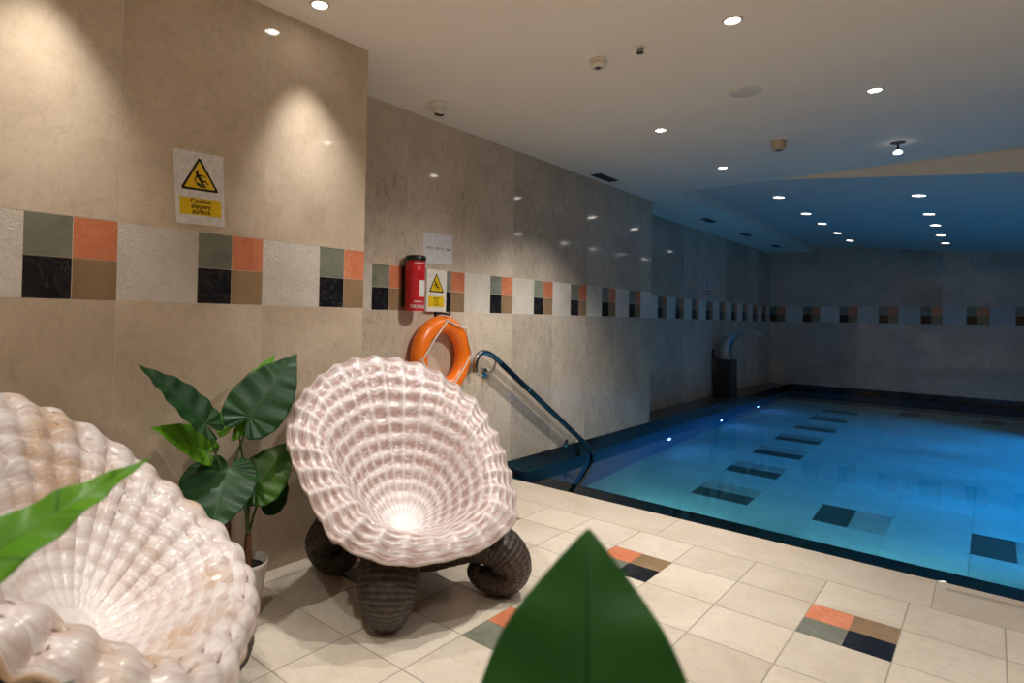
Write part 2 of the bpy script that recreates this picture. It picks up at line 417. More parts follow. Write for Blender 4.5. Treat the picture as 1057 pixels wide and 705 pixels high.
while 2.797 + k * 1.2 < WX:
    rects.append((max(-.05, 2.797 + k * 1.2), min(WX, 2.797 + (k + 1) * 1.2), 3.2225, EY, COPE, .004)); k += 1
for (a, b, c, d, m, g) in rects: tiled(mb, lambda u, v, e: (u, v, -.0015 + e), [(a, b, c, d, m)], g, .0015)
mb.quad((0, EY - .012, -.0015), (WX, EY - .012, -.0015), (WX, EY, -.0015), (0, EY, -.0015), FTILE)
mb.quad((0, EY, 0), (0, EY, -.045), (WX, EY, -.045), (WX, EY, 0), FTILE, .5)
mb.quad((0, EY - .02, -.045), (0, EY, -.045), (WX, EY, -.045), (WX, EY - .02, -.045), FTILE, .5)
struct(mb.build('floor'))

# pool basin: walls, floor, entry step, dark ledge
mb = MB()
mb.box(-.02, RX, EY - .3, EY - .012, ZF - .2, -.121, PWALL)
mb.quad((0, EY - .012, ZF), (0, EY - .012, -.045), (RX, EY - .012, -.045), (RX, EY - .012, ZF), GRANITE, .4)
struct(mb.build('pool_wall_near'))
mb = MB(); mb.box(-.6, -.002, EY - .4, FY + .05, ZF - .2, -.19, PWALL)
y = EY
while y < FY:      # waterline course of black tiles, then the granite ledge
    y1 = min(y + .61, FY); tiled(mb, lambda u, v, d: (-.002 + d, u, v), [(y, y1, -.19, 0.0 if y > 6.7 else .004, BLACK)], .003, .004); y = y1
mb.box(-.37, -.002, EY - .4, FY, -.19, -.001, GRANITE)
struct(mb.build('pool_wall_left'))
mb = MB()
y = 6.722
tiled(mb, lambda u, v, d: (u, v, -.001 + d), [(-.37, .002, y + .61 * k, min(FY, y + .61 * (k + 1)), GRANITE) for k in range(11)], .003, .002)
struct(mb.build('trim_1'))
mb = MB(); mb.box(-.05, WX, FY - .001, FY + .0025, ZF - .1, .008, PWALL)
tiled(mb, lambda u, v, d: (u, FY - .001 - d, v), [(.61 * k, min(WX, .61 * (k + 1)), -.19, .008, BLACK) for k in range(12)], .003, .004)
struct(mb.build('pool_wall_far'))
mb = MB(); mb.box(RX, WX, EY, FY, ZF - .2, 0, PWALL)
mb.quad((RX, EY, .001), (WX, EY, .001), (WX, FY, .001), (RX, FY, .001), FTILE, .4)
struct(mb.build('pool_wall_right'))
mb = MB(); mb.box(-.1, RX + .05, EY - .1, FY + .1, ZF - .15, ZF - .0015, PGROUT)
cells = {}
xs = [.83 + .51 * k for k in range(-2, 12)]; ys = [5.80 + .4875 * k for k in range(-5, 16)]
ring = set()
for j in range(0, 14, 2): ring.add((2, j)); ring.add((8, j))
for i in range(4, 8, 2): ring.add((i, 0)); ring.add((i, 13))
for i in range(len(xs) - 1):
    for j in range(len(ys) - 1):
        x0, x1, y0, y1 = xs[i], xs[i + 1], ys[j], ys[j + 1]
        x0, x1, y0, y1 = max(x0, 0), min(x1, RX), max(y0, EY - .01), min(y1, FY)
        if x1 <= x0 or y1 <= y0: continue
        if (i, j - 5) in ring:
            xm, ym = (x0 + x1) / 2, (y0 + y1) / 2
            if i == 2 or i == 8: qs = ((x0, xm, y0, ym, PGREEN), (xm, x1, y0, ym, PGREEN), (x0, xm, ym, y1, PPINK), (xm, x1, ym, y1, PTAN))
            else: qs = ((x0, xm, y0, ym, PGREEN), (x0, xm, ym, y1, PGREEN), (xm, x1, y0, ym, PTAN), (xm, x1, ym, y1, PPINK))
            tiled(mb, lambda u, v, d: (u, v, ZF - .0015 + d), qs, .003, .0015)
        else: tiled(mb, lambda u, v, d: (u, v, ZF - .0015 + d), [(x0, x1, y0, y1, PTILE)], .0045, .0015)
mb.box(0, RX, 12.86, FY, ZF, ZF + .004, GRANITE)
struct(mb.build('pool_floor'))
mb = MB(); mb.box(0, RX, EY - .012, 4.59, ZF, -.55, GRANITE)
o = struct(mb.build('pool_step')); weld(o, .01)
mb = MB()
nx, ny = 24, 40
mb.grid([[(RX * i / nx + .001 * (i == 0), EY - .011 + (FY - EY + .008) * j / ny, ZW) for j in range(ny + 1)] for i in range(nx + 1)], WATER, UV=lambda i, j: (i, j))
o = mb.build('water'); o['kind'] = 'stuff'; o['label'] = 'still blue lit water filling the swimming pool'; o['category'] = 'water'

# ceiling: level part, strip along the left wall, and the sloped pool bay
CX, CY = .42, 6.40
mb = MB()
mb.box(-.5, WX + .1, BY - .1, CY, ZC, ZC + .6, CEIL)
mb.box(-.6, CX, CY, FY + .1, ZC, ZC + .6, CEIL)
struct(mb.build('ceiling'))
mb = MB(); P = [(CX, TILT(CX)), (WX + .1, TILT(WX + .1)), (WX + .1, 3.3), (CX, 3.3)]
for (ya, yb) in ((CY, FY + .1),):
    BAYC = plain('darkened_ceiling_paint', (.68, .64, .585), .75, 0, 0, 1.2, .015, .3)  # ceiling paint darkened over the pool to tone down the blue bounce light
    b = len(mb.v); mb.v += [V((x, ya, z)) for x, z in P] + [V((x, yb, z)) for x, z in P]
    mb.face([b, b + 1, b + 2, b + 3], CEIL); mb.face([b + 7, b + 6, b + 5, b + 4], CEIL)
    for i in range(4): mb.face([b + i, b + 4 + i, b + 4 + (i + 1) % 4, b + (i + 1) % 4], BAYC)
struct(mb.build('ceiling_pool_bay'))

# ------------------------------------------------------------------ lights and ceiling fittings
def spot(parent, loc, power, col=(1, .95, .875), ang=95, blend=.75, rot=(0, 0, 0), size=.03):
    l = bpy.data.lights.new('lamp', 'SPOT'); l.energy = power; l.color = col; l.spot_size = R(ang); l.spot_blend = blend; l.shadow_soft_size = size
    o = bpy.data.objects.new('lamp', l); COL.objects.link(o)
    if parent: o.parent = parent; o.location = V(loc) - parent.location
    else: o.location = loc
    o.rotation_euler = rot; return o
def downlight(x, y, z, label, power, slope=0, lampm=LAMP, r=.034, ang=95, blend=.75, col=(1, .95, .875), group=None, tilt=(0, 0, 0)):
    t = thing('ceiling_downlight', label, 'ceiling light', (x, y, z), group)
    up = V((sin(slope), 0, cos(slope)))
    m = MB(); m.lathe((x, y, z), [(r + .011, .002), (r + .012, -.003), (r + .006, -.007), (r, -.005), (r - .002, .001)], WHITEP, 32, up, capb=False, capt=False)
    m.build('trim_ring', t, (x, y, z))
    m = MB(); m.lathe((x, y, z), [(.001, -.0035), (r * .6, -.003), (r, -.002)], lampm, 28, up, capb=False, capt=False)
    m.build('lamp_glass', t, (x, y, z))
    spot(t, (x, y, z - .012), power, col, ang, blend, tilt)
    return t
GR = 'downlights in the level ceiling'
W = 1.0
downlight(.703, 1.571, ZC, 'downlight grazing the marble wall above the pink shell chair', 70 * W, group=GR, ang=68, blend=1, col=(1, .965, .92), tilt=(R(9), 0, 0))
downlight(2.074, 2.893, ZC, 'big bright downlight nearest the camera over the tiled poolside', 150 * W, group=GR, tilt=(0, R(28), 0))
downlight(2.452, 4.294, ZC, 'downlight over the pool between the round speaker and the hanging spotlight', 48 * W, group=GR)
downlight(1.158, 4.235, ZC, 'downlight left of the round ceiling speaker', 135 * W, group=GR, tilt=(0, R(14), 0))
downlight(1.149, 5.62, ZC, 'small downlight just before the sloped pool ceiling begins', 22 * W, group=GR)
for n, y in zip(('nearest', 'second', 'middle', 'fourth', 'farthest'), (7.41, 8.72, 9.705, 10.82, 11.89)):
    for x, row in ((1.18, 'left'), (2.435, 'right')):
        downlight(x, y, TILT(x), '%s of the five downlights in the %s row of the sloped pool ceiling' % (n, row), 6 * W, math.atan(-.105) * -1, LAMPF, .055,
                  group='downlights of the sloped pool ceiling')
# unseen lamps around the camera: a few read off the wall, others added fill
for x, y, p in ((.70, .54, 66), (5.2, 0, 50), (5.2, 1.6, 40), (3.5, -1.4, 80), (2.1, -1.4, 110), (2.1, 1.56, 82), (2.1, .2, 55), (3.5, 2.9, 60), (3.5, 1.5, 60), (.70, -.2, 40), (3.5, .1, 45)):
    spot(None, (x, y, ZC - .015), p * W, ang=68 if x < 1 else 100, blend=1 if x < 1 else .75)

def smoke(x, y, h, r, m, label):
    t = thing('smoke_detector', label, 'smoke detector', (x, y, ZC), 'smoke detectors on the ceiling')
    a = MB(); a.lathe((x, y, ZC), [(r * 1.08, 0), (r * 1.1, -.006), (r * 1.06, -.014), (r * .96, -.016)], m, 36, capb=False, capt=True); a.build('base', t, (x, y, ZC))
    a = MB(); a.lathe((x, y, ZC), [(r * .94, -.016), (r, -.022), (r, -h * .75), (r * .9, -h * .92), (r * .75, -h), (r * .3, -h), (.002, -h)], m, 36, capb=False, capt=False); a.build('body', t, (x, y, ZC))
    a = MB(); a.lathe((x, y, ZC - h + .001), [(r * .34, 0), (r * .34, -.004), (r * .12, -.009), (.002, -.009)], GREYP, 20, capb=False, capt=False)
    for k in range(8):
        an = k * pi / 4; a.tube([(x + cos(an) * r * .42, y + sin(an) * r * .42, ZC - h), (x + cos(an) * r * .6, y + sin(an) * r * .6, ZC - h)], .0025, GREYP, 6)
    a.build('sensor', t, (x, y, ZC))
smoke(1.385, 2.885, .042, .044, WHITEP, 'white round smoke detector nearest the camera beside the small sprinkler')
smoke(1.752, 5.035, .075, .050, CREAMP, 'yellowed tall smoke detector farther off over the pool')
t = thing('ceiling_sprinkler', 'tiny recessed sprinkler head to the right of the near smoke detector', 'sprinkler', (1.625, 2.886, ZC))
a = MB(); a.lathe((1.625, 2.886, ZC), [(.030, 0), (.031, -.003), (.020, -.006), (.013, -.006)], WHITEP, 28, capb=False); a.build('escutcheon', t, (1.625, 2.886, ZC))
a = MB(); a.lathe((1.625, 2.886, ZC - .006), [(.008, 0), (.008, -.012), (.004, -.013), (.004, -.022)], STEEL, 14)
for k in (0, pi): a.tube([(1.625 + cos(k) * .011, 2.886 + sin(k) * .011, ZC - .005), (1.625 + cos(k) * .014, 2.886 + sin(k) * .014, ZC - .018), (1.625 + cos(k) * .004, 2.886, ZC - .028)], .0028, GREYP, 8)
for k in range(8):
    an = k * pi / 4; a.tube([(1.625, 2.886, ZC - .028), (1.625 + .018 * cos(an), 2.886 + .018 * sin(an), ZC - .029)], .003, GREYP, 6)
a.build('head', t, (1.625, 2.886, ZC))
t = thing('ceiling_speaker', 'flush round white speaker grille in the middle of the ceiling', 'speaker', (1.855, 3.845, ZC))
a = MB(); a.lathe((1.855, 3.845, ZC), [(.094, 0), (.094, -.004), (.088, -.007), (.083, -.005)], WHITEP, 48, capb=False, capt=False); a.build('rim', t, (1.855, 3.845, ZC))
a = MB(); a.lathe((1.855, 3.845, ZC), [(.083, -.004), (.06, -.0065), (.03, -.0075), (.002, -.008)], WHITEP, 48, capb=False, capt=False); a.build('grille', t, (1.855, 3.845, ZC))
sx, sy = 2.435, 5.65
t = thing('hanging_spotlight', 'small lit spotlight hanging on a short black stem before the sloped ceiling', 'spotlight', (sx, sy, ZC))
a = MB(); a.lathe((sx, sy, ZC), [(.050, 0), (.050, -.004), (.042, -.007), (.01, -.007)], GREYP, 32, capb=False); a.build('ceiling_plate', t, (sx, sy, ZC))
a = MB(); a.lathe((sx, sy, ZC - .007), [(.007, 0), (.007, -.030), (.012, -.034), (.013, -.046), (.010, -.049)], BLACKP, 16); a.build('stem', t, (sx, sy, ZC))
a = MB(); a.lathe((sx, sy, ZC - .056), [(.012, 0), (.026, -.010), (.031, -.019), (.028, -.027), (.014, -.032), (.002, -.033)], BULB, 24, capt=False); a.build('bulb', t, (sx, sy, ZC))
def vent(x, y, label):
    t = thing('ceiling_vent', label, 'air vent', (x, y, ZC), 'air vents along the left edge of the ceiling')
    w, l = .052, .19; a = MB()
    for (x0, x1, y0, y1) in ((-w, -w + .008, -l, l), (w - .008, w, -l, l), (-w, w, -l, -l + .008), (-w, w, l - .008, l)):
        a.box(x + x0, x + x1, y + y0, y + y1, ZC - .006, ZC - .0005, GREYP)
    a.build('frame', t, (x, y, ZC))
    a = MB(); a.quad((x - w, y - l, ZC - .001), (x - w, y + l, ZC - .001), (x + w, y + l, ZC - .001), (x + w, y - l, ZC - .001), BLACKP); a.build('backing', t, (x, y, ZC))
    for k in range(5):
        a = MB(); xx = x - w + .016 + k * .018; a.box(xx - .005, xx + .005, y - l + .008, y + l - .008, ZC - .005, ZC - .0025, GREYP); a.build('slat', t, (x, y, ZC))
vent(.125, 5.33, 'dark slotted air vent nearest the camera in the ceiling above the rescue wall')
vent(.055, 8.42, 'second dark air vent along the left edge of the pool ceiling')
vent(.052, 10.11, 'third dark air vent along the left edge of the pool ceiling')
vent(.045, 11.92, 'farthest dark air vent, close to the end wall corner')
cx, cy = .25, 2.818
t = thing('security_camera', 'small white dome security camera on the ceiling by the wall corner', 'security camera', (cx, cy, ZC))
a = MB(); a.lathe((cx, cy, ZC), [(.062, 0), (.064, -.012), (.055, -.024), (.04, -.028)], WHITEP, 32, capb=False); a.build('mount', t, (cx, cy, ZC))
a = MB(); a.lathe((cx, cy, ZC - .026), [(.040, 0), (.046, -.02), (.043, -.045), (.028, -.064), (.002, -.070)], WHITEP, 28, capt=False); a.build('body', t, (cx, cy, ZC))
a = MB(); d = V((.62, -.3, -.72)).normalized(); c = V((cx, cy, ZC - .052)) + d * .040
s_ = d.cross(V((0, 0, 1))).normalized(); up = s_.cross(d)
a.tube([c - s_ * .028 - up * 0 - d * .006, c - s_ * .012 + d * .006, c + s_ * .012 + d * .006, c + s_ * .028 - d * .006], .008, BLACKP, 10); a.build('lens_slot', t, (cx, cy, ZC))

# ------------------------------------------------------------------ signs and lettering
def text_mesh(body, fr, cp, cq, size, depth, m, bold=.0, align='CENTER', wrap=None, sx=1):
    cu = bpy.data.curves.new('t', 'FONT'); cu.body = body; cu.size = size; cu.align_x = align; cu.align_y = 'CENTER'
    cu.offset = bold; cu.resolution_u = 3
    ob = bpy.data.objects.new('t', cu); COL.objects.link(ob)
    dg = bpy.context.evaluated_depsgraph_get(); me = bpy.data.meshes.new_from_object(ob.evaluated_get(dg))
    a = MB(); b = 0
    a.v = [V(fr(cp + v.co.x * sx, cq + v.co.y, depth)) for v in me.vertices]
    for p in me.polygons: a.face(list(p.vertices), m)
    bpy.data.objects.remove(ob); bpy.data.curves.remove(cu); bpy.data.meshes.remove(me)
    return a
def capsule2(p, q, r, r2=None, n=7):
    r2 = r2 or r; d = math.atan2(q[1] - p[1], q[0] - p[0]); o = []
    for k in range(n): an = d - pi / 2 + pi * k / (n - 1); o.append((q[0] + r2 * cos(an), q[1] + r2 * sin(an)))
    for k in range(n): an = d + pi / 2 + pi * k / (n - 1); o.append((p[0] + r * cos(an), p[1] + r * sin(an)))
    return o
def warning_tri(t, fr, apex, bl, br, e, origin, fall):
    A, B, Cc = V(apex), V(bl), V(br); c = (A + B + Cc) / 3
    def rounded(f, r):
        o = []
        P = [c + (p - c) * f for p in (A, B, Cc)]
        for i in range(3):
            a, b, d = P[i - 1], P[i], P[(i + 1) % 3]
            u, w = (a - b).normalized() * r, (d - b).normalized() * r
            for k in range(5): s = k / 4; o.append(tuple((b + u) * (1 - s) ** 2 + b * 2 * s * (1 - s) + (b + w) * s * s))
        return o
    a = MB(); a.poly_prism(rounded(1, .012), fr, e, e + .0006, SBLACK); a.build('triangle_border', t, origin)
    a = MB(); a.poly_prism(rounded(.80, .007), fr, e + .0006, e + .001, YELLOW); a.build('triangle_field', t, origin)
    a = MB(); w = (Cc - B).length
    def pt(x, y): return (c.x + x * w, c.y + y * w)
    k = e + .001; k2 = e + .0014
    hx, hy = (-.065, .175)
    a.poly_prism([(c.x + (hx + .042 * cos(i * pi / 6)) * w, c.y + (hy + .046 * sin(i * pi / 6)) * w) for i in range(12)], fr, k, k2, SBLACK)
    for p, q, r1, r2 in ((pt(-.055, .10), pt(.05, -.05), .042 * w, .040 * w),     # back
                         (pt(-.05, .10), pt(.06, .105), .020 * w, .016 * w), (pt(.06, .105), pt(.14, .08), .016 * w, .013 * w),   # arm out
                         (pt(-.07, .09), pt(-.125, .0), .020 * w, .016 * w), (pt(-.125, .0), pt(-.11, -.09), .016 * w, .013 * w), # arm back
                         (pt(.05, -.05), pt(.145, -.03), .028 * w, .020 * w), (pt(.145, -.03), pt(.19, -.105), .018 * w, .013 * w), (pt(.19, -.105), pt(.225, -.095), .012 * w, .010 * w),
                         (pt(.03, -.06), pt(.10, -.125), .026 * w, .02 * w), (pt(.10, -.125), pt(.16, -.20), .018 * w, .012 * w)):
        a.poly_prism(capsule2(p, q, r1, r2), fr, k, k2, SBLACK)
    if fall:      # dark puddle under the figure
        a.poly_prism([pt(-.10, -.12), pt(-.06, -.17), pt(.02, -.20), (pt(.13, -.205)), pt(.10, -.16), pt(.04, -.13), pt(-.02, -.10), pt(-.08, -.085)], fr, k, k2, SBLACK)
    a.build('figure', t, origin)

# wall notice near the plant
o0 = (PX, 1.04, 1.55); e1 = V((0, .2115, .0065)).normalized(); e2 = V((0, -.022, .302)).normalized()
fr1 = lambda p, q, d: V((PX + d, 1.0425, 1.549)) + e1 * p + e2 * q
t = thing('warning_sign', 'white laminated sign on the marble wall above the plant reading Caution slippery surface', 'warning sign', o0, 'yellow warning triangle signs')
a = MB(); a.poly_prism([(0, 0), (.205, 0), (.212, .302), (-.0, .302)], fr1, .0008, .0022, PAPER); a.build('sheet', t, o0)
warning_tri(t, fr1, (.107, .283), (.021, .142), (.186, .142), .0022, o0, True)
a = MB(); a.poly_prism([(.016, .038), (.192, .038), (.192, .110), (.016, .110)], fr1, .0022, .0027, YELLOW); a.build('text_band', t, o0)
for i, s in enumerate(('Caution', 'slippery', 'surface')):
    text_mesh(s, fr1, .105, .0975 - i * .0225, .027, .0030, SBLACK, .0006).build('lettering', t, o0)
# second, smaller board by the lifebuoy
fr2 = lambda p, q, d: V((.004 + d, 2.968 + p, 1.222 + q))
o0 = (0, 3.07, 1.222)
t = thing('warning_sign', 'white board with yellow triangle beside the red canister above the lifebuoy', 'warning sign', o0, 'yellow warning triangle signs')
a = MB(); a.poly_prism([(0, 0), (.2, 0), (.205, .298), (0, .298)], fr2, -.004, .026, WHITEP); a.build('board', t, o0)
warning_tri(t, fr2, (.098, .275), (.022, .137), (.178, .137), .026, o0, False)
a = MB(); a.poly_prism([(.018, .034), (.178, .034), (.178, .108), (.018, .108)], fr2, .026, .0265, YELLOW); a.build('text_band', t, o0)
for i, s in enumerate(('MIND', 'THE', 'STEPS')):
    text_mesh(s, fr2, .098, .093 - i * .022, .021, .0268, SBLACK, .0002).build('lettering', t, o0)
# depth notice
fr3 = lambda p, q, d: V((d, 2.958, 1.563)) + V((0, .297, .006)).normalized() * p + V((0, 0, 1)) * q
o0 = (0, 2.958, 1.563)
t = thing('paper_notice', 'plain laminated paper above the red canister reading POOL DEPTH 1.2M', 'notice', o0)
a = MB(); a.poly_prism([(0, 0), (.297, 0), (.297, .217), (-.006, .215)], fr3, .0008, .002, PAPERG); a.build('sheet', t, o0)
text_mesh('POOL DEPTH 1.2M', fr3,   .147, .108, .029, .0024, GREYINK, .0002).build('lettering', t, o0)
# small sign on the far left wall
fr4 = lambda p, q, d: V((-.369 + d, 9.50 + p, 1.60 + q)); o0 = (-.369, 9.5, 1.60)
t = thing('wall_sign', 'tiny far sign with a red square on the wall beyond the pool ledge', 'sign', o0)
a = MB(); a.poly_prism([(0, 0), (.215, 0), (.215, .27), (0, .27)], fr4, .0, .003, PAPERG); a.build('sheet', t, o0)
a = MB(); a.poly_prism([(.02, .015), (.20, .015), (.20, .085), (.02, .085)], fr4, .003, .004, SRED); a.build('red_panel', t, o0)
a = MB(); a.poly_prism([(.06, .04), (.16, .04), (.16, .055), (.06, .055)], fr4, .004, .0045, WTEXT); a.build('white_bar', t, o0)
a = MB()
for k in range(4): a.poly_prism(capsule2((.07, .13 + k * .034), (.15 - .02 * (k % 2), .13 + k * .034), .011), fr4, .003, .004, SBLACK)
a.build('dark_print', t, o0)

# red rescue canister
qx, qy, qz, qr = .082, 2.805, 1.222, .0665
t = thing('rescue_canister', 'red throw line canister with black lid mounted on the wall above the lifebuoy', 'rescue canister', (qx, qy, qz))
a = MB(); a.lathe((qx, qy, qz), [(qr * .97, 0), (qr, .006), (qr, .262), (qr * 1.02, .266), (qr * 1.02, .276), (qr, .28), (qr, .335)], REDP, 48); a.build('body', t, (qx, qy, qz))
a = MB(); a.lathe((qx, qy, qz + .335), [(qr * 1.06, 0), (qr * 1.09, .004), (qr * 1.09, .026), (qr * 1.0, .035), (qr * .9, .037)], BLACKP, 48); a.build('lid', t, (qx, qy, qz))
a = MB(); a.box(.001, qx, qy - .05, qy + .05, qz + .03, qz + .30, BLACKP); a.build('wall_bracket', t, (qx, qy, qz))
TH0 = math.atan2(-2.8, 2.9)
cyl = lambda p, q, d: (qx + (qr + d) * cos(TH0 + p / qr), qy + (qr + d) * sin(TH0 + p / qr), qz + q)
text_mesh('THROWLINE', cyl, .030, .028, .034, .0012, WTEXT, .0006, sx=.62).build('lettering', t, (qx, qy, qz))
text_mesh('EMERGENCY', cyl, .030, .062, .017, .0012, WTEXT, .0003, sx=.75).build('lettering', t, (qx, qy, qz))
text_mesh('EMERGENCY', cyl, .030, .318, .013, .0012, WTEXT, .0002).build('lettering', t, (qx, qy, qz))
a = MB()
a.grid([[cyl(p, q, .0012) for q in (.095, .15, .205)] for p in [.030 + .006 * k for k in range(10)]], WTEXT)
a.build('label_sticker', t, (qx, qy, qz))
# lifebuoy
bx, by, bz, BR, br = .070, 3.09, .905, .226, .0625
t = thing('hanging_lifebuoy', 'orange lifebuoy with white grab rope hung on the wall below the yellow sign', 'lifebuoy', (bx, by, bz - BR - br))
a = MB(); n1, n2 = 72, 24
a.grid([[(bx + br * .92 * sin(2 * pi * j / n2), by + (BR + br * cos(2 * pi * j / n2)) * cos(2 * pi * i / n1), bz + (BR + br * cos(2 * pi * j / n2)) * sin(2 * pi * i / n1)) for j in range(n2)] for i in range(n1)], BUOY, True, True)
a.build('ring', t, t.location)
def onring(deg, rad, dx): return (bx + dx, by + rad * cos(R(deg)), bz + rad * sin(R(deg)))
for k, (d0, d1, dx) in enumerate(((92, 183, .066), (183, 272, .058), (272, 362, .058), (2, 92, .066))):
    pts = []
    for i in range(13):
        s = i / 12; A_, B_ = V(onring(d0, BR + .03, dx)), V(onring(d1, BR + .03, dx)); p = A_.lerp(B_, s)
        mid = V(onring((d0 + d1) / 2, BR + .075 if k == 3 else BR - .02, dx + .004)); bl = sin(pi * s) * (.8 if k == 3 else .35)
        p = p.lerp(mid, bl); pts.append(p)
    a = MB(); a.tube(pts, .0062, ROPE, 8); a.build('grab_rope', t, t.location)
for d in (92, 183, 272, 2):
    a = MB(); a.tube([onring(d, BR + .026, .052), onring(d, BR + .034, .066)], [.011, .009], ROPE, 10); a.build('rope_knot', t, t.location)
t = thing('wall_hook', 'small black hook under the yellow sign carrying the lifebuoy', 'hook', (0, by, 1.19))
a = MB(); a.box(0, .008, by - .011, by + .011, 1.165, 1.225, BLACKP); a.build('plate', t, t.location)
a = MB(); a.tube(bez([(.006, by, 1.20), (.05, by, 1.212), (.10, by, 1.208), (.138, by, 1.203), (.141, by, 1.225)], 6), .008, BLACKP, 10); a.build('prong', t, t.location)

# hand rail down into the water
t = thing('pool_handrail', 'steel handrail sloping down the wall into the pool', 'handrail', (.08, 3.5, 0))
hx = .08
a = MB(); a.tube(bez([(hx, 3.447, .772), (hx, 3.448, .835), (hx, 3.475, .893), (hx, 3.53, .918), (hx, 3.60, .912), (hx, 3.68, .878), (hx, 3.76, .83)], 8), .0225, CHROME, 18); a.build('bent_end', t, t.location)
a = MB(); a.tube([(hx, 3.758, .832), (hx, 4.42, .424), (hx, 5.10, .004)], .0235, RAILSL, 18); a.build('sloping_tube', t, t.location)
a = MB(); a.tube([(hx, 4.13, .604), (hx, 4.155, .588)], .0255, CHROME, 18); a.build('ferrule', t, t.location)
a = MB(); a.tube(bez([(hx, 5.10, .004), (hx, 5.19, -.05), (hx, 5.235, -.10), (hx, 5.245, -.17), (hx, 5.245, -.35), (hx, 5.20, -.60), (hx, 5.02, -1.0), (hx, 4.94, ZF + .002)], 8), .0225, RAILSL, 18); a.build('lower_leg', t, t.location)
for (y, zr, zw) in ((3.70, .850, .752), (4.93, .09, .02)):
    a = MB(); yy = y - .045
    a.lathe((.0, yy, zw), [(.040, 0), (.040, .008), (.030, .013), (.012, .014)], CHROME, 28, V((1, 0, 0))); f = a.build('wall_flange', t, t.location)
    a = MB(); a.tube(bez([(.012, yy, zw), (.05, yy + .005, zw + .004), (.076, yy + .022, zw + .03), (hx, y, zr)], 6), .009, CHROME, 12); a.build('bracket_arm', t, t.location)

# underwater lamps
for lab, y, z in (('blue underwater lamp nearest the handrail in the left pool wall', 7.29, -.86), ('middle blue underwater lamp in the left pool wall, before the water spout', 9.20, -.955), ('farthest blue underwater lamp in the left pool wall', 11.05, -.96)):
    t = thing('pool_lamp', lab, 'pool light', (0, y, z), 'blue lamps in the left pool wall')
    a = MB(); a.lathe((-.002, y, z), [(.05, 0), (.05, .010), (.04, .014)], STEEL, 28, V((1, 0, 0)), capt=False); a.build('bezel', t, (0, y, z))
    a = MB(); a.lathe((-.002, y, z), [(.04, .012), (.02, .016), (.001, .017)], BLUELED, 24, V((1, 0, 0)), capb=False, capt=False); a.build('lens', t, (0, y, z))
    spot(t, (.03, y, z), 2, (.02, .28, 1), 120, .5, (0, R(-60), 0), .04)
BLUE = (.01, .36, 1)
for y in (6.3, 7.7, 9.1, 10.5): spot(None, (RX - .03, y, -.36), 430, BLUE, 56, 1, (0, R(70), 0), .05)  # unseen right-wall lamps, placed and aimed to brighten the pool floor
for x in (.9, 2.5, 4.1): spot(None, (x, 4.63, -.66), 26, (.42, .78, .74), 116, .8, (R(72), 0, 0), .05)  # added unseen lamps, standing in for room light on the near pool floor

# water spout on its plinth
t = thing('water_spout', 'curved steel swan-neck water spout on a dark plinth at the pool ledge', 'water spout', (-.19, 10.0, 0))
a = MB(); a.box(-.30, -.075, 9.85, 10.19, .001, .60, GRANITE); weld(a.build('plinth', t, t.location), .006)
outer = bez([(-.295, 0, .60), (-.31, 0, .74), (-.27, 0, .88), (-.17, 0, .99), (-.03, 0, 1.055), (.12, 0, 1.065), (.25, 0, 1.03), (.345, 0, .985)], 6)
inner = bez([(-.105, 0, .60), (-.13, 0, .72), (-.122, 0, .82), (-.08, 0, .92), (0, 0, .995), (.11, 0, 1.032), (.235, 0, 1.012), (.340, 0, .972)], 6)
a = MB(); P = []; K = len(outer)
for i, (p, q) in enumerate(zip(outer, inner)):
    w = .10 + .03 * i / (K - 1); m_ = (p + q) / 2
    P.append([p.lerp(m_, c) + V((0, 10.02 + w * b, 0)) for b, c in ((-1, .35), (-.75, 0), (.75, 0), (1, .35))] + [q.lerp(m_, c) + V((0, 10.02 + w * b, 0)) for b, c in ((1, .35), (.75, 0), (-.75, 0), (-1, .35))])
a.grid(P, STEEL, False, True, None, True); a.cap(P[-1], STEEL); a.cap(P[0][::-1], STEEL); a.build('spout', t, t.location)
a = MB(); a.lathe((-.345, 9.87, .60), [(.02, 0), (.02, .14), (.012, .15)], BLACKP, 14); a.tube([(-.345, 9.87, .61), (-.29, 9.87, .61)], .012, BLACKP, 8); a.build('valve', t, t.location)

